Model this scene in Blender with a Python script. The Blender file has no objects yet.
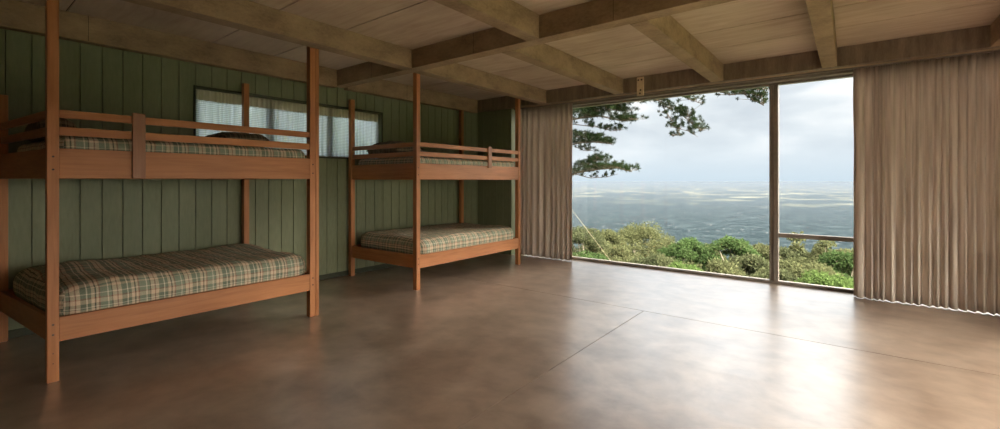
import bpy, bmesh, math, random
from mathutils import Vector, noise
random.seed(7)
R = random.Random(11)
COL = bpy.context.scene.collection
SC = bpy.context.scene

# ---------------------------------------------------------------- node helpers
def new_mat(name):
    m = bpy.data.materials.new(name); m.use_nodes = True
    nt = m.node_tree; nt.nodes.clear()
    out = nt.nodes.new('ShaderNodeOutputMaterial')
    return m, nt, out
def N(nt, t, **kw):
    n = nt.nodes.new('ShaderNode' + t)
    for k, v in kw.items():
        if k.startswith('i_'):
            n.inputs[k[2:].replace('_', ' ')].default_value = v
        else:
            setattr(n, k, v)
    return n
def L(nt, a, b): nt.links.new(a, b)
def ramp(nt, fac, stops, interp='LINEAR'):
    r = nt.nodes.new('ShaderNodeValToRGB'); cr = r.color_ramp; cr.interpolation = interp
    while len(cr.elements) > 1: cr.elements.remove(cr.elements[-1])
    cr.elements[0].position = stops[0][0]; cr.elements[0].color = (*stops[0][1], 1)
    for p, c in stops[1:]:
        e = cr.elements.new(p); e.color = (*c, 1)
    if fac is not None: L(nt, fac, r.inputs[0])
    return r
def srgb(r, g, b):
    f = lambda c: (c/255/12.92 if c <= 10 else ((c/255+.055)/1.055)**2.4)
    return (f(r), f(g), f(b))
def mapped(nt, scale, rot=(0, 0, 0), src='Object'):
    tc = N(nt, 'TexCoord'); mp = N(nt, 'Mapping'); mp.inputs['Scale'].default_value = scale
    mp.inputs['Rotation'].default_value = rot
    L(nt, tc.outputs[src], mp.inputs[0]); return mp.outputs[0]
def mixc(nt, fac, a, b, mode='MIX'):
    m = nt.nodes.new('ShaderNodeMix'); m.data_type = 'RGBA'; m.blend_type = mode
    if isinstance(fac, (int, float)): m.inputs[0].default_value = fac
    else: L(nt, fac, m.inputs[0])
    for k, v in ((6, a), (7, b)):
        if isinstance(v, tuple): m.inputs[k].default_value = (*v, 1)
        else: L(nt, v, m.inputs[k])
    return m.outputs[2]
def bump(nt, h, strength=.3, dist=.01):
    b = N(nt, 'Bump'); b.inputs['Strength'].default_value = strength; b.inputs['Distance'].default_value = dist
    L(nt, h, b.inputs['Height']); return b.outputs[0]

def wood(name, axis, c1, c2, rough=.45, scale=1.0, knots=True):
    m, nt, out = new_mat(name)
    s = [22*scale]*3; s[axis] = 1.3*scale
    v = mapped(nt, tuple(s))
    n1 = N(nt, 'TexNoise', i_Scale=1.6, i_Detail=6.0, i_Roughness=.6, i_Distortion=.6); L(nt, v, n1.inputs[0])
    s2 = [3.0]*3; s2[axis] = .7
    n2 = N(nt, 'TexNoise', i_Scale=1.0, i_Detail=3.0); L(nt, mapped(nt, tuple(s2)), n2.inputs[0])
    r = ramp(nt, n1.outputs[0], [(.3, c1), (.7, c2)])
    c = mixc(nt, .35, r.outputs[0], ramp(nt, n2.outputs[0], [(.3, tuple(x*.55 for x in c1)), (.7, tuple(min(1, x*1.25) for x in c2))]).outputs[0])
    p = N(nt, 'BsdfPrincipled'); L(nt, c, p.inputs['Base Color']); p.inputs['Roughness'].default_value = rough
    p.inputs['Specular IOR Level'].default_value = .35
    L(nt, bump(nt, n1.outputs[0], .15, .003), p.inputs['Normal']); L(nt, p.outputs[0], out.inputs[0])
    return m
O1, O2 = srgb(150, 92, 52), srgb(188, 126, 78)
WX, WY, WZ = [wood('orange_timber_' + n, i, O1, O2) for i, n in enumerate('xyz')]
D1, D2 = srgb(132, 88, 62), srgb(166, 118, 88)
WZD = wood('dark_timber', 2, D1, D2)

def concrete(name, c1, c2, rough=.8, stretch=(1, 1, 1), streak=True):
    m, nt, out = new_mat(name)
    n1 = N(nt, 'TexNoise', i_Scale=2.2, i_Detail=8.0, i_Roughness=.62); L(nt, mapped(nt, stretch), n1.inputs[0])
    n2 = N(nt, 'TexNoise', i_Scale=26.0, i_Detail=6.0, i_Roughness=.7); L(nt, mapped(nt, stretch), n2.inputs[0])
    r = ramp(nt, n1.outputs[0], [(.28, c1), (.5, tuple((a+b)/2 for a, b in zip(c1, c2))), (.72, c2)])
    c = mixc(nt, .22, r.outputs[0], ramp(nt, n2.outputs[0], [(.3, tuple(x*.5 for x in c1)), (.65, c2)]).outputs[0])
    p = N(nt, 'BsdfPrincipled'); L(nt, c, p.inputs['Base Color']); p.inputs['Roughness'].default_value = rough
    p.inputs['Specular IOR Level'].default_value = .25
    L(nt, bump(nt, n2.outputs[0], .25, .004), p.inputs['Normal']); L(nt, p.outputs[0], out.inputs[0])
    return m
BEAM = concrete('beam_concrete', srgb(112, 91, 70), srgb(178, 152, 122), stretch=(1.2, 1.2, 2.2))
HEAD = concrete('header_timber', srgb(98, 84, 70), srgb(150, 132, 112), stretch=(5, 1, .8))

def ceiling_mat():
    m, nt, out = new_mat('ceiling_board')
    n1 = N(nt, 'TexNoise', i_Scale=2.0, i_Detail=7.0, i_Roughness=.6, i_Distortion=.8); L(nt, mapped(nt, (.9, 7, 1)), n1.inputs[0])
    n2 = N(nt, 'TexNoise', i_Scale=1.0, i_Detail=5.0); L(nt, mapped(nt, (.8, 1.1, 1)), n2.inputs[0])
    a = ramp(nt, n1.outputs[0], [(.3, srgb(172, 148, 126)), (.7, srgb(206, 184, 162))])
    b = ramp(nt, n2.outputs[0], [(.35, srgb(154, 132, 112)), (.7, srgb(214, 194, 172))])
    c = mixc(nt, .5, a.outputs[0], b.outputs[0])
    p = N(nt, 'BsdfPrincipled'); L(nt, c, p.inputs['Base Color']); p.inputs['Roughness'].default_value = .75
    p.inputs['Specular IOR Level'].default_value = .2
    L(nt, bump(nt, n1.outputs[0], .15, .004), p.inputs['Normal']); L(nt, p.outputs[0], out.inputs[0]); return m
CEIL = ceiling_mat()

def green_mat():
    m, nt, out = new_mat('green_paint')
    n1 = N(nt, 'TexNoise', i_Scale=1.4, i_Detail=6.0); L(nt, mapped(nt, (1, 1.5, .5)), n1.inputs[0])
    n2 = N(nt, 'TexNoise', i_Scale=14.0, i_Detail=5.0); L(nt, mapped(nt, (3, 3, .6)), n2.inputs[0])
    a = ramp(nt, n1.outputs[0], [(.3, srgb(108, 114, 86)), (.7, srgb(128, 134, 104))])
    c = mixc(nt, .2, a.outputs[0], ramp(nt, n2.outputs[0], [(.3, srgb(88, 92, 68)), (.7, srgb(142, 146, 118))]).outputs[0])
    p = N(nt, 'BsdfPrincipled'); L(nt, c, p.inputs['Base Color']); p.inputs['Roughness'].default_value = .5
    p.inputs['Specular IOR Level'].default_value = .3
    L(nt, bump(nt, n2.outputs[0], .2, .002), p.inputs['Normal']); L(nt, p.outputs[0], out.inputs[0]); return m
GREEN = green_mat()

def floor_mat():
    m, nt, out = new_mat('polished_concrete')
    tc = mapped(nt, (1, 1, 1))
    n1 = N(nt, 'TexNoise', i_Scale=.85, i_Detail=9.0, i_Roughness=.6, i_Distortion=.7); L(nt, tc, n1.inputs[0])
    n2 = N(nt, 'TexNoise', i_Scale=4.0, i_Detail=6.0, i_Roughness=.55, i_Distortion=.2); L(nt, tc, n2.inputs[0])
    n3 = N(nt, 'TexNoise', i_Scale=2.2, i_Detail=6.0, i_Roughness=.6); L(nt, mapped(nt, (1.0, 3.0, 1), (0, 0, .5)), n3.inputs[0])
    a = ramp(nt, n1.outputs[0], [(.34, srgb(114, 94, 78)), (.5, srgb(148, 126, 108)), (.64, srgb(190, 170, 152))])
    b = ramp(nt, n2.outputs[0], [(.32, srgb(98, 80, 66)), (.68, srgb(194, 174, 156))])
    c = mixc(nt, .45, a.outputs[0], b.outputs[0])
    p = N(nt, 'BsdfPrincipled'); L(nt, c, p.inputs['Base Color'])
    rr = ramp(nt, n3.outputs[0], [(.3, (.28,)*3), (.7, (.42,)*3)]); L(nt, rr.outputs[0], p.inputs['Roughness'])
    p.inputs['Specular IOR Level'].default_value = .9
    p.inputs['Coat Weight'].default_value = 1; p.inputs['Coat Roughness'].default_value = .29; p.inputs['Coat IOR'].default_value = 1.7
    L(nt, p.outputs[0], out.inputs[0]); return m
FLOOR = floor_mat()

def plain(name, col, rough=.6, metal=0.0, spec=.4):
    m, nt, out = new_mat(name)
    n = N(nt, 'TexNoise', i_Scale=18.0, i_Detail=4.0); L(nt, mapped(nt, (1, 1, 1)), n.inputs[0])
    r = ramp(nt, n.outputs[0], [(.3, tuple(x*.88 for x in col)), (.7, tuple(min(1, x*1.1) for x in col))])
    p = N(nt, 'BsdfPrincipled'); L(nt, r.outputs[0], p.inputs['Base Color'])
    p.inputs['Roughness'].default_value = rough; p.inputs['Metallic'].default_value = metal
    p.inputs['Specular IOR Level'].default_value = spec
    L(nt, p.outputs[0], out.inputs[0]); return m
FRAME = plain('bronze_frame', srgb(136, 126, 116), .45, .1)
DARK = plain('dark_groove', srgb(30, 24, 20), .9)
BOLT = plain('bolt_steel', srgb(70, 60, 54), .4, .8)
PLATE = plain('plate_timber', srgb(216, 194, 162), .6)
PLASTER = plain('plaster', srgb(196, 180, 158), .8)
BASE = plain('baseboard_paint', srgb(52, 58, 40), .6)
WIRE = plain('wire_steel', srgb(132, 120, 98), .5, .2)

def glass_mat():
    m, nt, out = new_mat('clear_glass')
    t = N(nt, 'BsdfTransparent'); g = N(nt, 'BsdfGlossy'); g.inputs['Roughness'].default_value = .02
    t.inputs[0].default_value = (.97, .98, .98, 1)
    lw = N(nt, 'Fresnel'); lw.inputs['IOR'].default_value = 1.35
    mx = N(nt, 'MixShader'); L(nt, lw.outputs[0], mx.inputs[0]); L(nt, t.outputs[0], mx.inputs[1]); L(nt, g.outputs[0], mx.inputs[2])
    L(nt, mx.outputs[0], out.inputs[0]); return m
GLASS = glass_mat()

def cloth_mat(name, c1, c2, trans, transp=0.0, weave=0):
    m, nt, out = new_mat(name)
    n = N(nt, 'TexNoise', i_Scale=3.0, i_Detail=5.0); L(nt, mapped(nt, (9, 9, .5)), n.inputs[0])
    n2 = N(nt, 'TexNoise', i_Scale=120.0, i_Detail=2.0); L(nt, mapped(nt, (1, 1, 1)), n2.inputs[0])
    r = ramp(nt, n.outputs[0], [(.3, c1), (.7, c2)])
    d = N(nt, 'BsdfPrincipled'); L(nt, r.outputs[0], d.inputs['Base Color']); d.inputs['Roughness'].default_value = .9
    d.inputs['Specular IOR Level'].default_value = .1
    L(nt, bump(nt, n2.outputs[0], .2, .001), d.inputs['Normal'])
    t = N(nt, 'BsdfTranslucent'); L(nt, r.outputs[0], t.inputs[0])
    mx = N(nt, 'MixShader'); mx.inputs[0].default_value = trans
    L(nt, d.outputs[0], mx.inputs[1]); L(nt, t.outputs[0], mx.inputs[2])
    last = mx.outputs[0]
    if transp:
        tr = N(nt, 'BsdfTransparent'); m2 = N(nt, 'MixShader')
        if weave:
            # fine horizontal weave: alternately denser and looser threads
            w = N(nt, 'TexWave', wave_type='BANDS', bands_direction='Z'); w.inputs['Scale'].default_value = weave
            w.inputs['Distortion'].default_value = .6
            L(nt, mapped(nt, (1, 1, 1)), w.inputs[0])
            rr = ramp(nt, w.outputs[0], [(.2, (transp*.45,)*3), (.8, (min(1, transp*1.4),)*3)])
            L(nt, rr.outputs[0], m2.inputs[0])
        else: m2.inputs[0].default_value = transp
        L(nt, last, m2.inputs[1]); L(nt, tr.outputs[0], m2.inputs[2]); last = m2.outputs[0]
    L(nt, last, out.inputs[0]); return m
CURT = cloth_mat('beige_curtain_cloth', srgb(194, 180, 168), srgb(226, 214, 202), .30)
SHEER = cloth_mat('sheer_cloth', srgb(214, 222, 232), srgb(236, 242, 250), .75, .30, 14.0)
SHEERTOP = cloth_mat('sheer_heading_cloth', srgb(196, 190, 174), srgb(216, 210, 194), .42)

def plaid_mat(name, dark=1.0, brown=False):
    m, nt, out = new_mat(name)
    tc = N(nt, 'TexCoord'); sep = N(nt, 'SeparateXYZ'); L(nt, tc.outputs['UV'], sep.inputs[0])
    wv = N(nt, 'TexNoise', i_Scale=3.0, i_Detail=3.0); L(nt, tc.outputs['UV'], wv.inputs[0])
    if brown:
        G, C, K, U, W = srgb(84, 78, 66), srgb(132, 116, 94), srgb(44, 36, 32), srgb(94, 62, 52), srgb(150, 136, 114)
    else:
        G, C, K, U, W = srgb(140, 150, 130), srgb(218, 198, 170), srgb(84, 70, 64), srgb(156, 110, 96), srgb(228, 218, 196)
    G2 = tuple(x*.66 for x in G)
    def stripes(sock, per, seed):
        a = N(nt, 'Math', operation='MULTIPLY_ADD'); L(nt, wv.outputs[0], a.inputs[0]); a.inputs[1].default_value = .03; L(nt, sock, a.inputs[2])
        d = N(nt, 'Math', operation='DIVIDE'); L(nt, a.outputs[0], d.inputs[0]); d.inputs[1].default_value = per
        f = N(nt, 'Math', operation='FRACT'); L(nt, d.outputs[0], f.inputs[0])
        if seed == 0:
            st = [(0, G), (.17, W), (.20, G), (.27, K), (.30, C), (.40, U), (.43, C), (.52, G2), (.66, W), (.69, G2), (.78, C), (.86, K), (.90, C), (.96, U)]
        else:
            st = [(0, C), (.14, K), (.18, C), (.26, G), (.44, W), (.48, G), (.60, U), (.65, C), (.80, G2), (.92, W), (.95, G2)]
        return ramp(nt, f.outputs[0], st, 'CONSTANT').outputs[0]
    cu = stripes(sep.outputs[0], .235, 0); cv = stripes(sep.outputs[1], .20, 1)
    c = mixc(nt, .42, cu, cv)
    fine = N(nt, 'TexNoise', i_Scale=160.0, i_Detail=2.0); L(nt, tc.outputs['UV'], fine.inputs[0])
    c = mixc(nt, .18, c, ramp(nt, fine.outputs[0], [(.35, (.08,)*3), (.65, (.7,)*3)]).outputs[0], 'OVERLAY')
    p = N(nt, 'BsdfPrincipled'); L(nt, c, p.inputs['Base Color']); p.inputs['Roughness'].default_value = .9
    p.inputs['Specular IOR Level'].default_value = .1
    w2 = N(nt, 'TexNoise', i_Scale=9.0, i_Detail=5.0, i_Distortion=.8); L(nt, tc.outputs['UV'], w2.inputs[0])
    L(nt, bump(nt, w2.outputs[0], .5, .02), p.inputs['Normal'])
    L(nt, p.outputs[0], out.inputs[0]); return m
PLAID = plaid_mat('plaid_quilt_cloth')
PLAIDB = plaid_mat('dark_check_cloth', brown=True)

def leaf_mat(name, stops, sc=1.2):
    m, nt, out = new_mat(name)
    n = N(nt, 'TexNoise', i_Scale=sc, i_Detail=6.0, i_Roughness=.75); L(nt, mapped(nt, (1, 1, 1)), n.inputs[0])
    r = ramp(nt, n.outputs[0], stops)
    d = N(nt, 'BsdfDiffuse'); t = N(nt, 'BsdfTranslucent'); L(nt, r.outputs[0], d.inputs[0]); L(nt, r.outputs[0], t.inputs[0])
    mx = N(nt, 'MixShader'); mx.inputs[0].default_value = .35; L(nt, d.outputs[0], mx.inputs[1]); L(nt, t.outputs[0], mx.inputs[2])
    L(nt, mx.outputs[0], out.inputs[0]); return m
LEAF = {
 'olive': leaf_mat('olive_leaves', [(.3, srgb(60, 63, 42)), (.55, srgb(80, 83, 56)), (.75, srgb(105, 101, 72))]),
 'green': leaf_mat('green_leaves', [(.3, srgb(42, 57, 32)), (.55, srgb(63, 80, 46)), (.75, srgb(85, 96, 61))]),
 'grey': leaf_mat('grey_green_leaves', [(.3, srgb(51, 57, 41)), (.55, srgb(73, 77, 53)), (.75, srgb(91, 90, 68))]),
 'bright': leaf_mat('bright_leaves', [(.3, srgb(60, 77, 39)), (.55, srgb(79, 96, 53)), (.75, srgb(98, 109, 67))]),
 'pine': leaf_mat('pine_needles', [(.3, srgb(22, 31, 19)), (.55, srgb(39, 51, 30)), (.75, srgb(63, 69, 43))], 3),
}
BARK = plain('bark', srgb(92, 78, 66), .9)
BARKPALE = plain('pale_bark', srgb(158, 146, 128), .9)

# ---------------------------------------------------------------- object helpers
ORG = {}
def tag(o, label=None, cat=None, group=None, kind=None):
    if label: o['label'] = label
    if cat: o['category'] = cat
    if group: o['group'] = group
    if kind: o['kind'] = kind
    return o
def empty(name, loc, label, cat, group=None):
    o = bpy.data.objects.new(name, None); COL.objects.link(o); o.location = loc
    o.empty_display_size = .1; ORG[o.name] = Vector(loc)
    return tag(o, label, cat, group)
class MB:
    def __init__(s): s.v = []; s.f = []; s.uv = None
    def prism8(s, c):
        b = len(s.v); s.v += [Vector(p) for p in c]
        for q in ((0, 3, 2, 1), (4, 5, 6, 7), (0, 1, 5, 4), (1, 2, 6, 5), (2, 3, 7, 6), (3, 0, 4, 7)): s.f.append(tuple(b+i for i in q))
        return s
    def box(s, x0, x1, y0, y1, z0, z1):
        return s.prism8([(x0, y0, z0), (x1, y0, z0), (x1, y1, z0), (x0, y1, z0), (x0, y0, z1), (x1, y0, z1), (x1, y1, z1), (x0, y1, z1)])
    def tube(s, pts, rad, n=6, cap=True):
        pts = [Vector(p) for p in pts]
        if not isinstance(rad, (list, tuple)): rad = [rad]*len(pts)
        b0 = len(s.v)
        for i, p in enumerate(pts):
            d = (pts[min(i+1, len(pts)-1)]-pts[max(i-1, 0)]).normalized()
            u = d.orthogonal().normalized() if i == 0 else (u-d*u.dot(d)).normalized()
            w = d.cross(u)
            for k in range(n):
                a = 2*math.pi*k/n; s.v.append(p+(u*math.cos(a)+w*math.sin(a))*rad[i])
        for i in range(len(pts)-1):
            for k in range(n):
                a = b0+i*n+k; c = b0+i*n+(k+1) % n; s.f.append((a, c, c+n, a+n))
        if cap:
            s.f.append(tuple(b0+k for k in reversed(range(n)))); e = b0+(len(pts)-1)*n; s.f.append(tuple(e+k for k in range(n)))
        return s
    def build(s, name, mat, parent=None, bevel=0, smooth=False, origin=None):
        if parent is not None: org = ORG[parent.name]
        else:
            if origin is None:
                xs = [v.x for v in s.v]; ys = [v.y for v in s.v]; zs = [v.z for v in s.v]
                origin = ((min(xs)+max(xs))/2, (min(ys)+max(ys))/2, min(zs))
            org = Vector(origin)
        me = bpy.data.meshes.new(name); me.from_pydata([tuple(v-org) for v in s.v], [], s.f)
        if s.uv:
            lay = me.uv_layers.new(name='UVMap')
            for i, l in enumerate(me.loops): lay.data[i].uv = s.uv[i]
        me.materials.append(mat); me.update()
        if smooth:
            for p in me.polygons: p.use_smooth = True
        o = bpy.data.objects.new(name, me); COL.objects.link(o)
        ORG[o.name] = org
        if parent is not None: o.parent = parent
        else: o.location = org
        if bevel:
            b = o.modifiers.new('bevel', 'BEVEL'); b.width = bevel; b.segments = 2; b.limit_method = 'ANGLE'
        return o

# ---------------------------------------------------------------- room shell
XL, XR, YN, YF, HC = -5.9, 2.7, -2.8, 6.8, 3.0
YG = 7.15           # plane of the big window
B = MB()            # floor in cast bays with narrow joints
xs = [-6.1, -1.754, XR+.2]; ys = [YN-.2, -1.5, 4.746, 7.14]
xj = [(-6.1, -1.7545), (-1.7485, XR+.2)]
yj = [(YN-.2, -1.503), (-1.497, 4.7455)]
for a in xj:
    for b in yj: B.box(a[0], a[1], b[0], b[1], -.012, 0)
B.box(-6.1, XR+.2, 4.7545, 7.22, -.012, 0)
fl = B.build('floor', FLOOR, origin=(0, 0, 0)); tag(fl, kind='structure')
o = MB().box(-6.1, XR+.2, YN-.2, 7.22, -.14, -.0121).build('floor_joint', DARK, fl)

B = MB()            # ceiling boards
cy = [YN-.2, -1.4, -.3, .8, 2.02, 2.72, 3.7, 5.155, 5.86, 7.3]
cx = [-6.1, -4.3, -2.86, -1.44, -.18, 1.22, XR+.2]
for i in range(len(cx)-1):
    for j in range(len(cy)-1): B.box(cx[i]+.002, cx[i+1]-.002, cy[j]+.008, cy[j+1]-.008, HC, HC+.02)
cl = B.build('ceiling', CEIL, origin=(0, 0, HC)); tag(cl, kind='structure')
MB().box(-6.2, XR+.3, YN-.3, 7.35, HC+.0201, HC+.2).build('ceiling_joint', DARK, cl)

# green boarded wall on the left with a high strip window
WZ0, WZ1, WY0, WY1 = 1.745, 2.475, 1.88, 4.46
B = MB(); y = YN; k = 0
bd = .163
ys = []
y = .905 - bd*23
while y < 7.0: ys.append(y); y += bd
for y in ys:
    a, b = max(y+.003, YN-.1), min(y+bd-.003, YF+.02)
    if b <= a: continue
    spans = [(0, HC)]
    if a >= WY0 and b <= WY1: spans = [(0, WZ0), (WZ1, HC)]
    elif b > WY0 and a < WY0:
        B.box(XL-.03, XL, a, WY0, 0, HC); a = WY0; spans = [(0, WZ0), (WZ1, HC)]
    elif a < WY1 and b > WY1:
        B.box(XL-.03, XL, WY1, b, 0, HC); b = WY1; spans = [(0, WZ0), (WZ1, HC)]
    for z0, z1 in spans: B.box(XL-.03, XL, a, b, z0, z1)
wl = B.build('wall_left', GREEN, origin=(XL, 0, 0), bevel=.002); tag(wl, kind='structure')
bk = MB()
bk.box(-6.1, XL-.0301, YN-.1, WY0, 0, HC).box(-6.1, XL-.0301, WY1, 7.2, 0, HC)
bk.box(-6.1, XL-.0301, WY0, WY1, 0, WZ0).box(-6.1, XL-.0301, WY0, WY1, WZ1, HC)
bk.build('wall_core', GREEN, wl)
tag(MB().box(XL, XL+.018, YN, 3.4, 0, .07).box(XL, XL+.018, 3.4, YF, 0, .07).build('baseboard_left', BASE, bevel=.003), kind='structure')

# green return beside the left curtain, and the far wall line
B = MB(); x = -5.9
while x < -5.05:
    B.box(x+.003, min(x+bd, -5.05)-.003, YF, YF+.03, 0, HC-.002); x += bd
wf = B.build('wall_far', GREEN, origin=(-5.4, YF, 0), bevel=.002); tag(wf, kind='structure')
MB().box(-5.9, -5.055, YF+.0301, 7.2, 0, HC-.002).build('wall_core', GREEN, wf)

# right wall: unseen glazed bays added to light the bunks; near wall: solid
def mk_wall_right():
    b = MB()
    b.box(XR, XR+.15, YN-.1, 1.0, 0, HC).box(XR, XR+.15, 5.7, 7.2, 0, HC).box(XR, XR+.15, 1.0, 5.7, 2.0, HC).box(XR, XR+.15, 1.0, 5.7, 0, .05)
    return tag(b.build('wall_right', PLASTER), kind='structure')
mk_wall_right()
tag(MB().box(-6.1, XR+.15, YN-.15, YN, 0, HC).build('wall_near', PLASTER), kind='structure')

def framed_window(name, axis, p, a0, a1, z0, z1, mull, w=.06, dpt=.08, trans=None):
    """axis 'x': runs along X in the plane Y=p ; axis 'y': runs along Y in the plane X=p"""
    def bx(m, a, b, c, d, t=dpt, off=0):
        if axis == 'x': m.box(a, b, p-t/2+off, p+t/2+off, c, d)
        else: m.box(p-t/2+off, p+t/2+off, a, b, c, d)
    f = MB(); bx(f, a0, a1, z0, z0+w*.65); bx(f, a0, a1, z1-w, z1); bx(f, a0, a0+w, z0+w*.65, z1-w); bx(f, a1-w, a1, z0+w*.65, z1-w)
    fr = f.build(name, FRAME, bevel=.004); tag(fr, kind='structure')
    ORG[fr.name] = Vector(fr.location)
    edges = [a0+w]
    for m_ in mull:
        m = MB(); bx(m, m_-.052, m_-.006, z0+w*.65, z1-w, dpt*1.0); bx(m, m_-.002, m_+.052, z0+w*.65, z1-w, dpt*1.35)
        m.build('mullion', FRAME, fr, bevel=.004); edges += [m_-.052, m_+.052]
    edges.append(a1-w)
    for i in range(0, len(edges), 2):
        lo, hi = edges[i], edges[i+1]
        if trans and lo >= trans[0]-.01 and hi <= trans[1]+.3:
            m = MB(); bx(m, lo, hi, trans[2], trans[3], dpt*.8); m.build('transom', FRAME, fr, bevel=.004)
            g = MB(); bx(g, lo, hi, z0+w*.65, trans[2], .008); g.build('pane', GLASS, fr)
            g = MB(); bx(g, lo, hi, trans[3], z1-w, .008); g.build('pane', GLASS, fr)
        else:
            g = MB(); bx(g, lo, hi, z0+w*.65, z1-w, .008); g.build('pane', GLASS, fr)
    return fr
framed_window('window_1', 'x', YG, -5.05, XR, 0, 2.77, [-.82, 1.7], w=.06, dpt=.09, trans=(-.8, 1.7, .635, .69))
framed_window('window_2', 'y', -6.02, WY0, WY1, WZ0, WZ1, [2.75, 3.6], w=.04, dpt=.06)
framed_window('window_fill_light', 'y', XR+.075, 1.0, 5.7, .05, 2.0, [2.3, 4.0])  # added opening out of view, lets fill light in from the right

# ---------------------------------------------------------------- beams
def beam(x0, x1, y0, y1, z0, z1, label, mat=BEAM, joints=(), ax=0):
    b = MB().box(x0, x1, y0, y1, z0, z1)
    o = b.build('ceiling_beam', mat, bevel=.006)
    tag(o, label, 'beam', 'exposed ceiling beams')
    ORG[o.name] = Vector(o.location)
    for j in joints:
        if ax == 1: MB().box(x1-.001, x1+.0012, j-.0015, j+.0015, z0+.01, z1).build('beam_joint', DARK, o)
        else: MB().box(j-.0015, j+.0015, y0-.0012, y0+.001, z0+.01, z1).build('beam_joint', DARK, o)
    return o
ZB = 2.77; ZT = HC-.001  # beam soffit and top
beam(-5.9+.001, -5.8, YN, 3.615, 2.745, ZT, 'brown concrete edge beam along the top of the green boarded wall, left of the cross beam', joints=(.95,), ax=1)
beam(-5.9+.001, -5.8, 3.785, 6.69, 2.745, ZT, 'brown concrete edge beam above the green wall beyond the cross beam, over the farther bunk bed', joints=(4.9,), ax=1)
beam(-5.9+.001, XR-.001, 3.62, 3.78, ZB, ZT, 'deep brown concrete cross beam running right across the room in front of the other beams', joints=(-5.0, -3.2, -1.6), ax=0)
beam(-5.9+.001, XR-.001, 6.7, 6.795, ZB, ZT, 'dark brown header beam above the big picture window and curtains', HEAD)
beam(-4.355, -4.19, YN, 3.615, ZB, ZT, 'near concrete ceiling beam touching the posts of the nearer bunk bed')
beam(-2.5, -2.35, YN, 3.615, ZB, ZT, 'near concrete ceiling beam in the top middle of the photo, ending at the cross beam')
beam(-.6, -.45, YN, 3.615, ZB, ZT, 'near concrete ceiling beam nearest overhead at the right of the cross beam')
beam(1.3, 1.45, YN, 3.615, ZB, ZT, 'near concrete ceiling beam next to the right wall with added glazing')
beam(-4.355, -4.2, 3.785, 6.69, ZB, ZT, 'concrete ceiling beam over the front of the farther bunk bed, between cross beam and header')
beam(-2.94, -2.79, 3.785, 6.69, ZB, ZT, 'concrete ceiling beam ending at the header just left of the pale bracket plate')
beam(-1.52, -1.36, 3.785, 6.69, ZB, ZT, 'concrete ceiling beam ending at the header just right of the pale bracket plate')
beam(-.27, -.12, 3.785, 6.69, ZB, ZT, 'concrete ceiling beam ending near the window mullion beside the right curtain')
beam(1.13, 1.28, 3.785, 6.69, ZB, ZT, 'concrete ceiling beam above the right curtain at the right edge of the photo')

pl = MB().box(-2.57, -2.465, 6.68, 6.6995, 2.70, 2.985).build('bracket_plate', PLATE, bevel=.002)
tag(pl, 'small pale plate with three bolt holes on the header beam above the window', 'bracket'); ORG[pl.name] = Vector(pl.location)
for bx_, bz in ((-2.545, 2.94), (-2.495, 2.94), (-2.51, 2.785), (-2.52, 2.735)):
    MB().tube([(bx_, 6.672, bz), (bx_, 6.682, bz)], .013, 8).build('bolt', BOLT, pl)

soff = MB().box(-5.05, XR-.001, 6.7955, 7.2, ZB+.0005, ZB+.03).build('trim_1', BEAM); tag(soff, kind='structure')
tag(MB().box(-5.05, XR-.001, 6.98, 7.10, 2.735, ZB).build('trim_2', FRAME, bevel=.004), kind='structure')
trk = MB().box(-5.04, XR-.01, 6.865, 6.885, 2.752, ZB).build('curtain_track', FRAME)
tag(trk, 'slim bronze curtain track under the header over the picture window', 'curtain rail')

# ---------------------------------------------------------------- curtains
def curtain(name, x0, x1, yc, z0, z1, mat, seed, wl=.075, amp=.04, along='x', heading=.07, ydir=1, thick=.0025):
    rr = random.Random(seed)
    n = int((x1-x0)/.007); rows = 22
    ph = 0; prof = []
    f = wl; tgt = wl; am = 1
    for i in range(n+1):
        if rr.random() < .07: tgt = wl*rr.uniform(.45, 1.7)
        f += (tgt-f)*.22
        ph += 2*math.pi*((x1-x0)/n)/f
        am += (rr.uniform(.2, 1.5)-am)*.12
        prof.append((ph, am))
    m = MB()
    for j in range(rows+1):
        t = j/rows; z = z0+(z1-z0)*t
        top = max(0, (t-.9)/.1)
        for i in range(n+1):
            ph, am = prof[i]; x = x0+(x1-x0)*i/n
            sway = noise.noise(Vector((x*2.2, z*.55, seed)))*1.1
            a = amp*(1-.45*t)*(1-.55*top)*am
            d = a*(math.sin(ph+sway)+.28*math.sin(2.1*ph+1+seed)+.12*noise.noise(Vector((x*25, z*1.3, seed+3))))
            if top > .3: d += .006*math.sin(x*2*math.pi/.022)
            edge = .012*noise.noise(Vector((z*1.4, seed, 0))) if i in (0, n) else 0
            hem = (.002*math.sin(ph+sway)+.008*noise.noise(Vector((x*3, seed, 2)))) if j == 0 else 0
            if along == 'x': m.v.append(Vector((x+edge+.35*a*math.cos(ph+sway)*.5, yc+d, z+hem)))
            else: m.v.append(Vector((yc+d, x+edge, z+hem)))
    for j in range(rows):
        for i in range(n):
            a = j*(n+1)+i; m.f.append((a, a+1, a+n+2, a+n+1))
    c = m.build(name, mat, smooth=True)
    s = c.modifiers.new('thick', 'SOLIDIFY'); s.thickness = thick
    ORG[c.name] = Vector(c.location)
    return c
c = curtain('curtain', -4.98, -3.79, 6.90, .012, 2.757, CURT, 5, wl=.09, amp=.042)
tag(c, 'narrow beige pleated curtain drawn beside the farther bunk bed', 'curtain', 'beige window curtains')
c = curtain('curtain', .03, 2.62, 6.88, .008, 2.757, CURT, 9, wl=.088, amp=.046)
tag(c, 'wide beige pleated curtain hanging over the right side of the picture window', 'curtain', 'beige window curtains')
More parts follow.
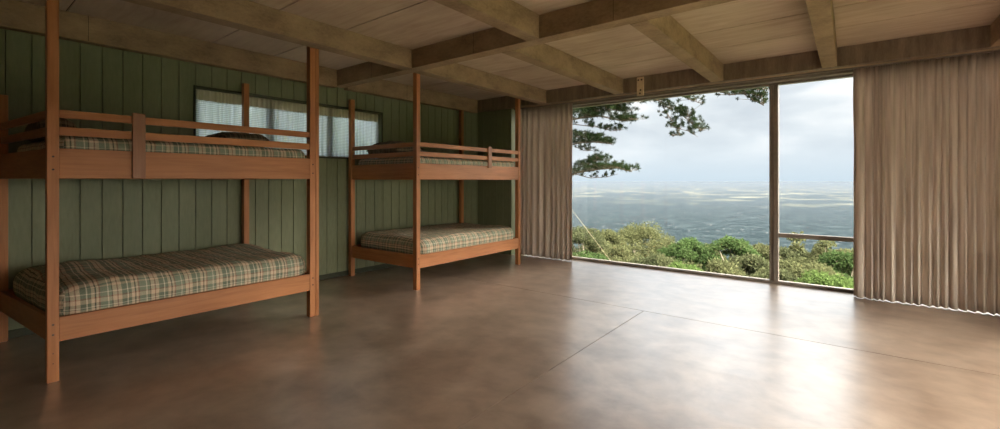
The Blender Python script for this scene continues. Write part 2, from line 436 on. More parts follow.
# sheer in the strip window
c = curtain('sheer_curtain', WY0+.02, WY1-.02, XL-.055, WZ0+.015, WZ1-.13, SHEER, 21, wl=.07, amp=.018, along='y', thick=.001)
tag(c, 'translucent white sheer curtain across the high strip window in the green wall', 'curtain')
hd = curtain('heading', WY0+.02, WY1-.02, XL-.055, WZ1-.135, WZ1-.01, SHEERTOP, 21, wl=.06, amp=.012, along='y', thick=.001)
wm = hd.location.copy(); hd.parent = c; hd.location = wm-c.location; hd['label'] = 'opaque cream gathered heading band'
# timber-thin trim round the strip window
b = MB().box(XL, XL+.012, WY0-.02, WY1+.02, WZ1, WZ1+.02).box(XL, XL+.012, WY0-.02, WY0, WZ0, WZ1).box(XL, XL+.012, WY1, WY1+.02, WZ0, WZ1).box(XL, XL+.02, WY0-.02, WY1+.02, WZ0-.02, WZ0)
tag(b.build('trim_3', BASE), kind='structure')

# ---------------------------------------------------------------- bunk beds
def bunk(y0, y1, yr0, yr1, rear_top0, rear_top1, guard_y, guard_z0, double, label, xr=-5.83):
    xf0, xf1 = -4.43, -4.36
    pw = .062
    root = empty('bunk_bed', ((xf1+xr)/2, (y0+y1)/2, 0), label, 'bunk bed', 'timber bunk beds')
    def post(xa, xb, ya, yb, zt):
        p = MB().box(xa, xb, ya, yb, 0, zt).build('post', WZ, root, bevel=.004); return p
    pa = post(xf0, xf1, y0, y0+pw, HC-.004); pb = post(xf0, xf1, y1-pw, y1, HC-.004)
    post(xr-.035, xr+.035, yr0, yr0+pw, rear_top0); post(xr-.035, xr+.035, yr1-pw, yr1, rear_top1)
    if double:
        st = MB().box(xf0+.004, xf1, y1+.003, y1+.038, 0, HC-.004).build('post', WZ, root, bevel=.004)
        st['label'] = 'thinner post fixed tight beside the corner post'
    def long_(nm, x0, x1, z0, z1, ya=y0+pw, yb=y1-pw): return MB().box(x0, x1, ya, yb, z0, z1).build(nm, WY, root, bevel=.003)
    def rear(nm, z0, z1): return MB().prism8([(xr-.016, yr0+pw, z0), (xr+.016, yr0+pw, z0), (xr+.016, yr1-pw, z0), (xr-.016, yr1-pw, z0),
                                             (xr-.016, yr0+pw, z1), (xr+.016, yr0+pw, z1), (xr+.016, yr1-pw, z1), (xr-.016, yr1-pw, z1)]).build(nm, WY, root, bevel=.003)
    def end(nm, ya, yb, z0, z1, th=.032):
        # from the front post to the rear post (ya at the front, yb at the back)
        x0, x1 = xr+.035, xf0
        return MB().prism8([(x0, yb, z0), (x1, ya, z0), (x1, ya+th, z0), (x0, yb+th, z0), (x0, yb, z1), (x1, ya, z1), (x1, ya+th, z1), (x0, yb+th, z1)]).build(nm, WX, root, bevel=.003)
    for z0, z1 in ((.275, .445), (1.42, 1.63)):
        long_('side_board', xf1-.034, xf1-.003, z0, z1); rear('side_board', z0, z1)
        end('end_board', y0+.012, yr0+.012, z0, z1); end('end_board', y1-.045, yr1-.045, z0, z1)
        b = MB(); k = 0; yy = y0+.12
        zs = z0+.07 if z0 < 1 else z0+.045
        while yy < y1-.16:
            b.box(xr+.0165, xf1-.0345, yy, yy+.07, zs, zs+.018); yy += .14
        b.build('slat_base', WX, root)
    for z0, z1 in ((1.722, 1.782), (1.845, 1.902)):
        long_('guard_rail', xf1-.032, xf1-.006, z0, z1); end('guard_rail', y0+.016, yr0+.016, z0, z1, .026)
    g = MB().box(xf1-.0029, xf1+.022, guard_y, guard_y+.08, guard_z0, 1.925).build('guard_support', WZD, root, bevel=.003)
    if double: g['label'] = 'darker upright plank on the guard rails'
    for z in (.33, .40, 1.48, 1.57):
        for yy in (y0+pw/2, y1-pw/2):
            MB().tube([(xf1-.001, yy, z), (xf1+.0035, yy, z)], .007, 8).build('bolt', BOLT, pa if yy < (y0+y1)/2 else pb)
    for yy in (.13, .2):
        MB().tube([(xf1-.001, y0+pw*.5, yy), (xf1+.002, y0+pw*.5, yy)], .004, 6).build('bolt', BOLT, pa)
    return root
bunk(.50, 2.47, .365, 2.42, 2.15, 2.59, .965, 1.42, True, 'nearer orange timber bunk bed against the green wall, at the left edge of the photo')
bunk(3.84, 6.13, 3.82, 6.25, 2.60, 2.74, 5.26, 1.60, False, 'farther orange timber bunk bed in the corner beside the narrow beige curtain', xr=-5.8)

def mattress(x0, x1, y0, y1, z0, z1, label, seed, r=.13, bulge=None, skew=0):
    nx, ny, nz = 26, 44, 8
    m = MB(); idx = {}
    W, Lg, H = x1-x0, y1-y0, z1-z0
    cx_, cy_, cz = (x0+x1)/2, (y0+y1)/2, (z0+z1)/2
    def pos(i, j, k):
        u, v, w = i/nx*2-1, j/ny*2-1, k/nz*2-1
        # rounded box: clamp to inner core then push out by r
        p = Vector((u*W/2, v*Lg/2, w*H/2)); rz = min(r, H/2-.001)
        core = Vector((max(-W/2+r, min(W/2-r, p.x)), max(-Lg/2+r, min(Lg/2-r, p.y)), max(-H/2+rz, min(H/2-rz, p.z))))
        d = p-core
        e = Vector((d.x/r, d.y/r, d.z/rz)); mx = max(abs(e.x), abs(e.y), abs(e.z))
        if mx > 0 and e.length > 0: e = e*(mx/e.length)
        q = core+Vector((e.x*r, e.y*r, e.z*rz))
        P = Vector((cx_, cy_, cz))+q
        s = Vector((P.x*1.7, P.y*1.7, seed))
        if w > -.2:
            g = noise.noise(s)*.024+noise.noise(Vector((P.x*6, P.y*5, seed+4)))*.012+.006*noise.noise(Vector((P.x*16, P.y*16, seed+8)))
            P.z += g*(w+.2)/1.2*(.35 if z0 > 1 else 1)
        P.y -= skew*(1-v)/2*(1-u)/2
        side = max(abs(u), abs(v))
        if side > .97:
            P.x += math.copysign(.012, u)*noise.noise(Vector((P.y*9, P.z*3, seed)))
            P.y += .010*noise.noise(Vector((P.x*9, P.z*3, seed+1)))
        if bulge and w > 0:
            bx_, by_, br, bh = bulge; dd = math.hypot((P.x-bx_)/.55, (P.y-by_)/br)
            if dd < 1: P.z += bh*(math.cos(dd*math.pi)*.5+.5)*w
        return P
    def vid(i, j, k):
        if (i, j, k) not in idx: idx[(i, j, k)] = len(m.v); m.v.append(pos(i, j, k))
        return idx[(i, j, k)]
    m.uv = []
    off = seed*.37
    def quad(cs, kind):
        m.f.append(tuple(vid(*c) for c in cs))
        for c in cs:
            P = m.v[vid(*c)]; dz = z1-P.z
            if kind == 'z': m.uv.append((P.y+off, P.x))
            elif kind == 'x+': m.uv.append((P.y+off, x1+dz))
            elif kind == 'x-': m.uv.append((P.y+off, x0-dz))
            elif kind == 'y+': m.uv.append((y1+dz+off, P.x))
            else: m.uv.append((y0-dz+off, P.x))
    for i in range(nx):
        for j in range(ny):
            quad([(i, j, nz), (i+1, j, nz), (i+1, j+1, nz), (i, j+1, nz)], 'z')
            quad([(i, j+1, 0), (i+1, j+1, 0), (i+1, j, 0), (i, j, 0)], 'z')
    for k in range(nz):
        for j in range(ny):
            quad([(nx, j, k), (nx, j+1, k), (nx, j+1, k+1), (nx, j, k+1)], 'x+')
            quad([(0, j+1, k), (0, j, k), (0, j, k+1), (0, j+1, k+1)], 'x-')
        for i in range(nx):
            quad([(i+1, ny, k), (i, ny, k), (i, ny, k+1), (i+1, ny, k+1)], 'y+')
            quad([(i, 0, k), (i+1, 0, k), (i+1, 0, k+1), (i, 0, k+1)], 'y-')
    o = m.build('mattress', PLAID, smooth=True)
    tag(o, label, 'mattress', 'mattresses under plaid quilts'); return o
mattress(-5.79, -4.405, .555, 2.438, .34, .648, 'green and cream plaid quilted mattress on the lower bed of the nearer bunk', 1, bulge=(-5.3, .75, .5, .045), skew=.12, r=.13)
mattress(-5.79, -4.405, .57, 2.41, 1.51, 1.728, 'plaid quilted mattress on the upper bed of the nearer bunk, behind guard rails', 2, r=.07, skew=.1)
mattress(-5.76, -4.405, 3.91, 6.08, .34, .64, 'green and cream plaid quilted mattress on the lower bed of the farther bunk', 3)
mattress(-5.76, -4.405, 3.90, 6.06, 1.51, 1.728, 'plaid quilted mattress on the upper bed of the farther bunk', 4, r=.07)

def pillow(cx_, cy_, z0, lx, ly, h, rot, tilt, label, seed, mat=PLAIDB):
    m = MB(); n = 22; m.uv = []
    def P(u, v, s):
        e = (1-u**4)*(1-v**4)
        hh = h/2*max(e, 0)**.45*(1+.12*noise.noise(Vector((u*2, v*2, seed))))
        pin = 1-.07*(abs(u)*abs(v))**1.2+.0
        x, y = u*lx/2*(1-.06*(1-abs(v)**2)*abs(u)**6)*pin, v*ly/2*(1-.06*(1-abs(u)**2)*abs(v)**6)*pin
        z = s*hh+.012*noise.noise(Vector((u*4, v*4, seed+5+s)))*e
        if s < 0: z *= .8
        c, sn = math.cos(rot), math.sin(rot)
        zz = z+tilt*x
        return Vector((cx_+c*x-sn*y, cy_+sn*x+c*y, z0+h*.42+zz))
    for s in (1, -1):
        b = len(m.v)
        for i in range(n+1):
            for j in range(n+1): m.v.append(P(i/n*2-1, j/n*2-1, s))
        for i in range(n):
            for j in range(n):
                q = [b+i*(n+1)+j, b+(i+1)*(n+1)+j, b+(i+1)*(n+1)+j+1, b+i*(n+1)+j+1]
                uvs = [(i/n*lx, j/n*ly), ((i+1)/n*lx, j/n*ly), ((i+1)/n*lx, (j+1)/n*ly), (i/n*lx, (j+1)/n*ly)]
                if s < 0: q.reverse(); uvs.reverse()
                m.f.append(tuple(q)); m.uv += uvs
    o = m.build('pillow', mat, smooth=True)
    mod = o.modifiers.new('weld', 'WELD'); mod.merge_threshold = .0008
    tag(o, label, 'pillow', 'pillows on the upper bunks'); return o
pillow(-5.30, 2.06, 1.735, .75, .50, .20, .0, .0, 'dark striped pillow at the far end of the upper bed of the nearer bunk', 1)
pillow(-5.22, .615, 1.722, .84, .25, .20, .0, 0, 'dark patterned pillow behind the end rails of the nearer bunk at the left edge', 2)
pillow(-5.28, 4.24, 1.722, .74, .56, .27, .0, .0, 'dark checked pillow on the upper bed of the farther bunk, below the strip window', 3)

# ---------------------------------------------------------------- outdoors
F_, A_ = 447.0, math.atan(350/447)
SA, CA = math.sin(A_), math.cos(A_)
def at_view(px, py, Y):
    r = (px-500)/F_; u = -(py-181)/F_
    d = Vector((r*CA-SA, SA*r+CA, u)); t = Y/d.y
    return Vector((d.x*t, Y, 1.4+d.z*t))
def zg(x, y):
    d = max(0.0, y-8.5)
    h = -.9-.42*d if d < 60 else -26.1-.33*(d-60)
    side = max(0.0, -x-9)
    if y < 8.5: h -= .12*side
    return max(-300, h)+.25*noise.noise(Vector((x*.2, y*.2, 0)))*min(1, d/3)
def terrain():
    m = MB()
    ysl = [-30, -15, -5, 3, 7.4, 8.5, 10, 12, 15, 18, 22, 27, 33, 40, 50, 65, 90, 130, 200, 300, 450, 650, 900, 960]
    xsl = [-900, -500, -250, -120, -70, -45, -30, -22, -16, -12, -9, -6.4, -3, 0, 3, 6, 10, 16, 24, 36, 60, 120, 250, 500, 900]
    for y in ysl:
        for x in xsl:
            z = zg(x, y)
            m.v.append(Vector((x, y, z if y > 7 or x < -6.3 or x > 2.9 or y < -3 else -.9)))
    n = len(xsl)
    for j in range(len(ysl)-1):
        for i in range(n-1): a = j*n+i; m.f.append((a, a+1, a+n+1, a+n))
    mt, nt, out = new_mat('hillside_scrub')
    nn = N(nt, 'TexNoise', i_Scale=.6, i_Detail=8.0, i_Roughness=.7); L(nt, mapped(nt, (1, 1, 1)), nn.inputs[0])
    r = ramp(nt, nn.outputs[0], [(.3, srgb(54, 66, 38)), (.55, srgb(88, 98, 56)), (.75, srgb(128, 120, 80))])
    p = N(nt, 'BsdfDiffuse'); L(nt, r.outputs[0], p.inputs[0]); L(nt, p.outputs[0], out.inputs[0])
    o = m.build('hillside', mt, smooth=True, origin=(0, 8, -1)); tag(o, kind='structure')
terrain()
def valley():
    mt, nt, out = new_mat('valley_land')
    tc = mapped(nt, (.001, .001, .001))
    n1 = N(nt, 'TexNoise', i_Scale=1.1, i_Detail=10.0, i_Roughness=.68, i_Distortion=.3); L(nt, tc, n1.inputs[0])
    n2 = N(nt, 'TexNoise', i_Scale=9.0, i_Detail=9.0, i_Roughness=.75); L(nt, tc, n2.inputs[0])
    n3 = N(nt, 'TexVoronoi', i_Scale=22.0); L(nt, tc, n3.inputs[0])
    base = ramp(nt, n2.outputs[0], [(.3, srgb(34, 46, 44)), (.5, srgb(66, 80, 70)), (.68, srgb(126, 134, 116))])
    # forest close to the hill, open fields and towns farther out
    sp = N(nt, 'SeparateXYZ'); L(nt, tc, sp.inputs[0])
    dist = ramp(nt, sp.outputs[1], [(0, (0, 0, 0)), (.35, (.0,)*3), (.62, (.6,)*3), (1, (1,)*3)])
    sp_s = N(nt, 'Math', operation='MULTIPLY'); L(nt, sp.outputs[1], sp_s.inputs[0]); sp_s.inputs[1].default_value = .07
    L(nt, sp_s.outputs[0], dist.inputs[0])
    fld = ramp(nt, n1.outputs[0], [(.535, (0, 0, 0)), (.57, (1, 1, 1))])
    mul = N(nt, 'Math', operation='MULTIPLY'); L(nt, dist.outputs[0], mul.inputs[0]); L(nt, fld.outputs[0], mul.inputs[1])
    fieldc = ramp(nt, n2.outputs[0], [(.35, srgb(150, 150, 112)), (.65, srgb(236, 226, 190))])
    c = mixc(nt, mul.outputs[0], mixc(nt, 1.0, base.outputs[0], (.15, .175, .25), 'MULTIPLY'), mixc(nt, 1.0, fieldc.outputs[0], (.36, .36, .36), 'MULTIPLY'))
    town = ramp(nt, n3.outputs['Distance'], [(.0, (1, 1, 1)), (.09, (1, 1, 1)), (.14, (0, 0, 0))])
    n4 = N(nt, 'TexNoise', i_Scale=.9, i_Detail=4.0); L(nt, tc, n4.inputs[0])
    tw = ramp(nt, n4.outputs[0], [(.44, (0, 0, 0)), (.54, (1, 1, 1))])
    m3 = N(nt, 'Math', operation='MULTIPLY'); L(nt, town.outputs[0], m3.inputs[0]); L(nt, tw.outputs[0], m3.inputs[1])
    c = mixc(nt, m3.outputs[0], c, srgb(150, 150, 152))
    p = N(nt, 'BsdfDiffuse'); L(nt, c, p.inputs[0]); L(nt, p.outputs[0], out.inputs[0])
    m = MB(); S = 60000
    m.v = [Vector((-S, 200, -285)), Vector((S, 200, -285)), Vector((S, S, -285)), Vector((-S, S, -285))]; m.f = [(0, 1, 2, 3)]
    o = m.build('valley_floor', mt, origin=(0, 0, -285)); tag(o, kind='structure')
    # distant haze filling the valley
    mt, nt, out = new_mat('valley_haze')
    v = N(nt, 'VolumeScatter'); HZ = (.108, .128, .154, 1); DZ = 1/9000
    v.inputs['Color'].default_value = HZ; v.inputs['Density'].default_value = DZ
    v.inputs['Anisotropy'].default_value = 0
    ab = N(nt, 'VolumeAbsorption'); ab.inputs['Color'].default_value = HZ; ab.inputs['Density'].default_value = DZ
    ad = N(nt, 'AddShader'); L(nt, v.outputs[0], ad.inputs[0]); L(nt, ab.outputs[0], ad.inputs[1])
    L(nt, ad.outputs[0], out.inputs['Volume'])
    o = MB().box(-S, S, 900, S+10, -284, -40).build('valley_haze', mt, origin=(0, 0, -285)); tag(o, 'bluish haze lying over the distant valley plain', 'haze', kind='stuff')
valley()

def leaf_quad(m, p, d, n, ln, wd):
    s = d.cross(n).normalized()*wd/2
    b = len(m.v); m.v += [p, p+d*ln*.5+s, p+d*ln, p+d*ln*.5-s]; m.f.append((b, b+1, b+2, b+3))
def rv(rr):
    while True:
        v = Vector((rr.uniform(-1, 1), rr.uniform(-1, 1), rr.uniform(-1, 1)))
        if .01 < v.length < 1: return v.normalized()
def crown_mesh(seed, rad, hgt, nclump, nleaf, leaf=.14, sparse=False):
    rr = random.Random(seed); m = MB(); cl = []
    for i in range(nclump):
        a = rr.uniform(0, 2*math.pi)
        if sparse or i % 4 == 0:
            q = math.sqrt(rr.random())*.8; h = rr.random()*math.sqrt(1-q*q)
        else:
            h = rr.random(); q = math.sqrt(max(0, 1-h*h))*rr.uniform(.85, 1.05)
        x, y = math.cos(a)*q*rad*.80, math.sin(a)*q*rad*.80
        z = hgt*(.12+.72*h)
        cr = rad*rr.uniform(.20, .32)*(.6 if sparse else 1)
        cl.append((Vector((x, y, z)), cr))
    for c, cr in cl:
        for k in range(nleaf):
            d = rv(rr); d.z = d.z if d.z > -.3 else d.z*.4
            r_ = cr*(rr.random()**.35)*(1+.25*noise.noise(c*3+d*2.2))
            p = c+Vector((d.x*r_, d.y*r_, d.z*r_*.75))
            dr = (rv(rr)+d*.4+Vector((0, 0, -.15))).normalized(); nn = rv(rr)
            s = leaf*rr.uniform(.6, 1.3); leaf_quad(m, p, dr, nn, s, s*.5)
    return m, cl
def tree(px, topy, Y, rad, kind, label, seed, nclump=44, nleaf=520, leaf=.15, sparse=False, hmul=1.0, bark=BARKPALE, cat='tree', top=None, name='tree'):
    t = at_view(px, topy, Y) if top is None else Vector(top)
    g = zg(t.x, t.y)-.05; H = t.z-g
    ch = min(H*.85, rad*1.7*hmul)
    root = empty(name, (t.x, t.y, g), label, cat, 'trees below the window')
    m, cl = crown_mesh(seed, rad, ch, nclump, nleaf, leaf, sparse)
    mx = max(v.z for v in m.v)
    for v in m.v: v.z += (t.z-mx); v.x += t.x; v.y += t.y
    m.build('foliage', LEAF[kind], root)
    rr = random.Random(seed+50); tr = MB()
    base = Vector((t.x, t.y, g)); fork = Vector((t.x+rr.uniform(-.2, .2), t.y, max(g+.3, t.z-ch*.95)))
    tr.tube([base, (base+fork)/2+Vector((rr.uniform(-.1, .1), 0, 0)), fork], [.05*rad+.04, .04*rad+.03, .035*rad+.025], 7)
    for c, cr in cl[::2]:
        cc = c+Vector((t.x, t.y, t.z-mx))
        mid = fork.lerp(cc, .5)+Vector((rr.uniform(-.1, .1), rr.uniform(-.1, .1), rr.uniform(0, .15)*rad))
        tr.tube([fork, mid, cc], [.03*rad+.01, .018*rad+.008, .006], 5)
    tr.build('trunk', bark, root)
    return root
TL = [
 (583, 226, 16, 1.3, 'grey', 'dark grey-green tree at the left of the window, behind the diagonal wire', {}),
 (604, 229, 19, 1.4, 'olive', 'small rounded olive tree between the diagonal wire and the broad olive tree', {}),
 (643, 221, 26, 2.5, 'olive', 'broad rounded olive-brown gum tree, the tallest crown outside', dict(nclump=64)),
 (618, 243, 15, 1.1, 'olive', 'low olive shrub in front of the broad gum tree, just right of the wire foot', {}),
 (590, 250, 13, .9, 'green', 'low green bush by the foot of the diagonal wire', {}),
 (655, 252, 14, 1.1, 'grey', 'grey-green bush under the broad olive gum tree', {}),
 (686, 237, 20, 1.35, 'green', 'deep green tree right of the broad olive gum tree', {}),
 (707, 243, 27, 1.1, 'olive', 'small brownish crown between the two deep green trees', {}),
 (729, 235, 20, 1.35, 'green', 'deep green tree with a pointed crown left of the window mullion', {}),
 (748, 254, 15, 1.0, 'grey', 'pale grey-green bush against the left side of the mullion', {}),
 (712, 258, 13.5, 1.2, 'olive', 'low tangled olive bush in front of the pointed green tree', {}),
 (683, 262, 12.5, .8, 'bright', 'low bright green bush near the sill in the big pane', {}),
 (762, 243, 30, 1.35, 'olive', 'small distant dark crown peeping beside the mullion', {}),
 (812, 231, 17, 1.25, 'olive', 'tall thin sparse sapling rising past the transom', dict(sparse=True, nclump=14, nleaf=260, hmul=1.3)),
 (790, 246, 22, 1.2, 'grey', 'loose grey-green tree right of the mullion below the transom', dict(nclump=22, nleaf=500)),
 (800, 259, 14, 1.2, 'olive', 'low spreading olive bush under the sparse sapling', {}),
 (838, 247, 20, 1.1, 'olive', 'rounded olive crown beside the right curtain below the transom', {}),
 (852, 250, 16, 1.0, 'green', 'green tree partly hidden by the right curtain', {}),
 (826, 270, 12.0, .9, 'bright', 'bright green bush low beside the right curtain', {}),
 (778, 268, 12.5, .8, 'grey', 'low grey bush directly behind the foot of the mullion', {}),
 (770, 262, 18, 1.0, 'olive', 'olive bush filling the gap behind the mullion', {}),
]
for i, (px, ty, Y, rad, kd, lb, kw) in enumerate(TL):
    ty -= 1; rad *= 1.08
    lf = .05+.0027*Y
    tree(px, ty, Y, rad, kd, lb, 100+i, leaf=lf*kw.pop('ls', 1), **kw)
# growth beside and beyond, seen past the frame from other standpoints and through the strip window
for i, (x, y, tz, rad, kd, lb) in enumerate([
 (-18.5, 22, 0.2, 2.2, 'grey', 'grey-green tree beyond the left end of the picture window'),
 (-9.6, 2.6, 3.6, 1.5, 'grey', 'dark tree outside the high strip window, left of the bunk post'),
 (-10.2, 5.6, 3.8, 1.6, 'green', 'dark tree outside the high strip window, near its right end'),
 (3.6, 16, -1.0, 1.6, 'green', 'green tree hidden behind the wide right curtain'),
 (7.0, 20, -1.4, 2.0, 'olive', 'olive tree down the slope beyond the right curtain')]):
    t_ = tree(0, 0, y, rad, kd, lb, 300+i, top=(x, y, tz))
    if x < -9 and y < 7: t_['group'] = 'trees outside the strip window'

# pine: trunk outside the left end of the window, three tiers of boughs, and hanging sprays
def pine():
    base = Vector((-7.6, 11.6, zg(-7.6, 11.6)-.1))
    root = empty('pine_tree', base, 'tall pine reaching dark needle boughs across the upper left of the window', 'tree')
    rr = random.Random(3)
    tr = MB(); top = Vector((-7.0, 11.2, 7.5))
    tr.tube([base, base.lerp(top, .4)+Vector((-.1, 0, 0)), top], [.22, .17, .07], 10)
    tr.build('trunk', BARK, root)
    fol = MB()
    def tuft(p, s, n=26, up=.5):
        for k in range(int(n*1.7)):
            d = (rv(rr)+Vector((0, 0, up))).normalized()
            leaf_quad(fol, p, d, rv(rr), s*rr.uniform(.6, 1.2), .010)
    def bough(path, width, ntuft, s, up=.5, r0=.035, n=26):
        b = MB(); b.tube(path, [r0*(1-.75*i/(len(path)-1)) for i in range(len(path))], 6)
        P = [Vector(q) for q in path]
        for k in range(int(ntuft*1.45)):
            t = rr.random()**.9*(len(P)-1); i = min(int(t), len(P)-2); p = P[i].lerp(P[i+1], t-i)
            off = Vector((rr.gauss(0, .10), rr.gauss(0, width), abs(rr.gauss(0, .075))+.02))
            b.tube([p, p+off*.6+Vector((0, 0, -.01)), p+off], [.006, .004, .003], 3, cap=False)
            tuft(p+off, s, n, up)
        b.build('bough', BARK, root)
    v = lambda px, py, Y: at_view(px, py, Y)
    # lowest bough
    bough([(-7.4, 11.5, 1.3), v(560, 178, 11.3), v(580, 172, 11.1), v(600, 169, 11.0), v(618, 168, 10.9), v(632, 172, 10.8)], .28, 130, .10)
    bough([v(575, 174, 11.1), v(590, 178, 11.0), v(607, 177, 10.9), v(618, 174, 10.9)], .10, 16, .07, r0=.012)
    bough([v(578, 168, 11.1), v(592, 162, 11.0), v(604, 160, 11.0)], .15, 50, .10, r0=.014)
    # middle bough
    bough([(-7.35, 11.4, 2.1), v(560, 148, 11.4), v(578, 143, 11.3), v(595, 142, 11.2), v(612, 144, 11.1)], .25, 95, .10)
    bough([v(572, 137, 11.3), v(588, 138, 11.2), v(600, 139, 11.2)], .15, 45, .10, r0=.012)
    bough([v(575, 147, 11.3), v(586, 151, 11.2), v(596, 150, 11.2)], .08, 14, .08, r0=.010)
    # top bough
    bough([(-7.25, 11.4, 3.3), v(560, 122, 11.2), v(580, 118, 11.0), v(600, 116, 10.9), v(622, 121, 10.8), v(632, 119, 10.7)], .28, 130, .10)
    bough([v(572, 110, 11.1), v(600, 106, 10.9), v(620, 103, 10.8), v(640, 100, 10.7), v(660, 100, 10.6)], .25, 150, .095, r0=.02)
    bough([v(572, 124, 11.1), v(596, 127, 11.0), v(612, 131, 10.9), v(622, 130, 10.9)], .10, 34, .08, r0=.012)
    bough([(-6.9, 11.2, 4.0), v(568, 101, 11.0), v(590, 98, 10.9), v(615, 96, 10.8), v(640, 93, 10.7)], .25, 120, .10, r0=.02)
    bough([v(568, 112, 11.2), v(590, 112, 11.1), v(610, 110, 11.0), v(628, 111, 10.9)], .22, 90, .10, r0=.02)
    bough([v(596, 96, 10.9), v(622, 92, 10.8), v(645, 90, 10.7), v(668, 90, 10.6)], .2, 80, .085, r0=.016)
    # hanging sprays with clustered short needles
    for path, nt_ in (([v(630, 100, 10.7), v(650, 95, 10.6), v(668, 93, 10.5), v(684, 97, 10.4), v(699, 103, 10.3)], 42),
                      ([v(655, 98, 10.6), v(668, 108, 10.5), v(680, 112, 10.4), v(690, 116, 10.4)], 34),
                      ([v(662, 105, 10.6), v(670, 118, 10.5), v(676, 128, 10.5), v(688, 131, 10.4), v(698, 137, 10.4)], 26),
                      ([v(680, 113, 10.4), v(692, 124, 10.4), v(702, 131, 10.3)], 24),
                      ([v(676, 130, 10.5), v(680, 135, 10.5), v(672, 136, 10.5)], 7),
                      ([v(640, 92, 10.8), v(660, 88, 10.7), v(680, 86, 10.6)], 34)):
        bough(path, .10, int(nt_*1.5), .062, 0.0, .012, 24)
    for path, nt_ in (([(-4.4, 10.9, 4.1), v(700, 82, 10.2), v(716, 91, 10.2), v(732, 95, 10.1), v(748, 93, 10.1), v(764, 97, 10.0)], 62),
                      ([v(742, 93, 10.1), v(754, 100, 10.1), v(764, 106, 10.0)], 22),
                      ([v(730, 88, 10.2), v(748, 89, 10.1), v(766, 90, 10.0)], 30)):
        bough(path, .09, int(nt_*1.4), .056, 0.0, .012, 22)
    # bough joining the hanging sprays to the trunk, above the window head
    b = MB(); b.tube([(-7.0, 11.2, 5.0), (-5.8, 11.0, 4.7), (-4.4, 10.9, 4.1)], [.06, .045, .02], 6); b.build('bough', BARK, root)
    fol.build('foliage', LEAF['pine'], root)
pine()
w = MB().tube([at_view(572, 210, 9.2), at_view(613, 264, 8.8), Vector((at_view(613, 264, 8.8).x+.25, 8.8, zg(-4.6, 8.8)))], .010, 6)
p0 = at_view(572, 210, 9.2); p1 = at_view(613, 264, 8.8); dv = (p1-p0).normalized()
w = MB().tube([p0-dv*1.4, p1+dv*.7], .004, 6).build('guy_wire', WIRE)
tag(w, 'thin pale wire running diagonally down outside the left of the window', 'wire')

# ---------------------------------------------------------------- sky and fill sun
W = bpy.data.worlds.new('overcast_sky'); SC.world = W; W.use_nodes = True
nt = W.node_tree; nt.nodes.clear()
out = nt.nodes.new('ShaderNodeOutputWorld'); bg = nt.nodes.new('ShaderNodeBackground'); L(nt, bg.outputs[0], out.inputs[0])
tc = N(nt, 'TexCoord'); sp = N(nt, 'SeparateXYZ'); L(nt, tc.outputs['Generated'], sp.inputs[0])
mp = N(nt, 'Mapping'); mp.inputs['Scale'].default_value = (1.0, 1.0, 3.2); L(nt, tc.outputs['Generated'], mp.inputs[0])
n1 = N(nt, 'TexNoise', i_Scale=4.2, i_Detail=7.0, i_Roughness=.5, i_Distortion=.25); L(nt, mp.outputs[0], n1.inputs[0])
grad = ramp(nt, sp.outputs[2], [(0.0, srgb(192, 207, 218)), (.05, srgb(205, 215, 223)), (.13, srgb(212, 218, 223)), (.4, srgb(222, 226, 230))])
cloud = ramp(nt, n1.outputs[0], [(.38, srgb(192, 200, 208)), (.5, srgb(212, 218, 223)), (.6, srgb(236, 237, 238))])
cf = ramp(nt, sp.outputs[2], [(0.0, (0,)*3), (.03, (.15,)*3), (.12, (.85,)*3), (1, (.9,)*3)])
c = mixc(nt, cf.outputs[0], grad.outputs[0], cloud.outputs[0])
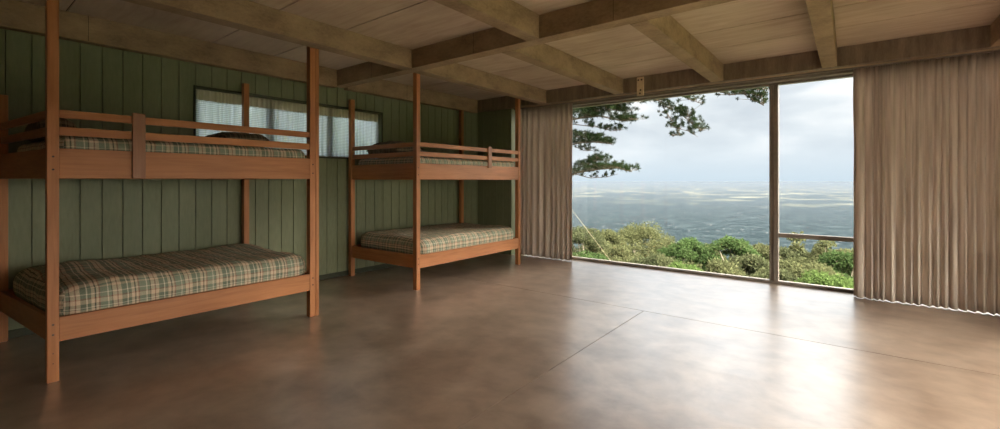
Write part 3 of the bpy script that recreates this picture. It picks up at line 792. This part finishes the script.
# sky boosted out of view, high up and rightward, to brighten the room
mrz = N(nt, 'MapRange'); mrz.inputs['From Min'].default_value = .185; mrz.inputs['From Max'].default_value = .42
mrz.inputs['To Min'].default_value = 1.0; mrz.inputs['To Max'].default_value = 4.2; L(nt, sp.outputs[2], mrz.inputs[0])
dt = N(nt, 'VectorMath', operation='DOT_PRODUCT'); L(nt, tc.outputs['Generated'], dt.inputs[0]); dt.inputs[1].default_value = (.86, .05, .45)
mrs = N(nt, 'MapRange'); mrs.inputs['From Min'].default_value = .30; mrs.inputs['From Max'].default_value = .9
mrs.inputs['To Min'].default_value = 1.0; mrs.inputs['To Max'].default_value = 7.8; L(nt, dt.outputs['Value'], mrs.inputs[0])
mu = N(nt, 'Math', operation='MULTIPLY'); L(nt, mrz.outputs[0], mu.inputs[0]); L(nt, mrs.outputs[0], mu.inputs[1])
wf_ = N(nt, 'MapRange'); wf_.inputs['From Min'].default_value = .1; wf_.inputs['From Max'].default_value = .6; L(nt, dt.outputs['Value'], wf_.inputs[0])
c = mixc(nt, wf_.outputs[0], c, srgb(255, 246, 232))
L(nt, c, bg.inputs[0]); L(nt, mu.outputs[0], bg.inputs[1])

sd = bpy.data.lights.new('fill_sun', 'SUN'); sd.energy = 1.1; sd.angle = math.radians(40); sd.color = (1, .95, .88)  # wide soft sun added as daylight fill through the right glazing
so = bpy.data.objects.new('fill_sun', sd); COL.objects.link(so)
so.rotation_euler = Vector((.80, -.45, .55)).to_track_quat('Z', 'Y').to_euler()

# ---------------------------------------------------------------- camera
cd = bpy.data.cameras.new('camera'); cam = bpy.data.objects.new('camera', cd); COL.objects.link(cam)
cam.location = (0, 0, 1.4); cam.rotation_euler = (math.pi/2, 0, A_)
cd.sensor_width = 36; cd.lens = 447/1000*36; cd.shift_y = -(214.5-181)/1000
cd.clip_start = .05; cd.clip_end = 200000
SC.camera = cam
SC.view_settings.view_transform = 'Standard'; SC.view_settings.look = 'None'
SC.view_settings.exposure = .45; SC.view_settings.gamma = 1; SC.view_settings.use_curve_mapping = False
SC.cycles.use_denoising = True
SC.cycles.max_bounces = 10; SC.cycles.diffuse_bounces = 6; SC.cycles.transparent_max_bounces = 16; SC.cycles.volume_bounces = 1
SC.cycles.sample_clamp_indirect = 8
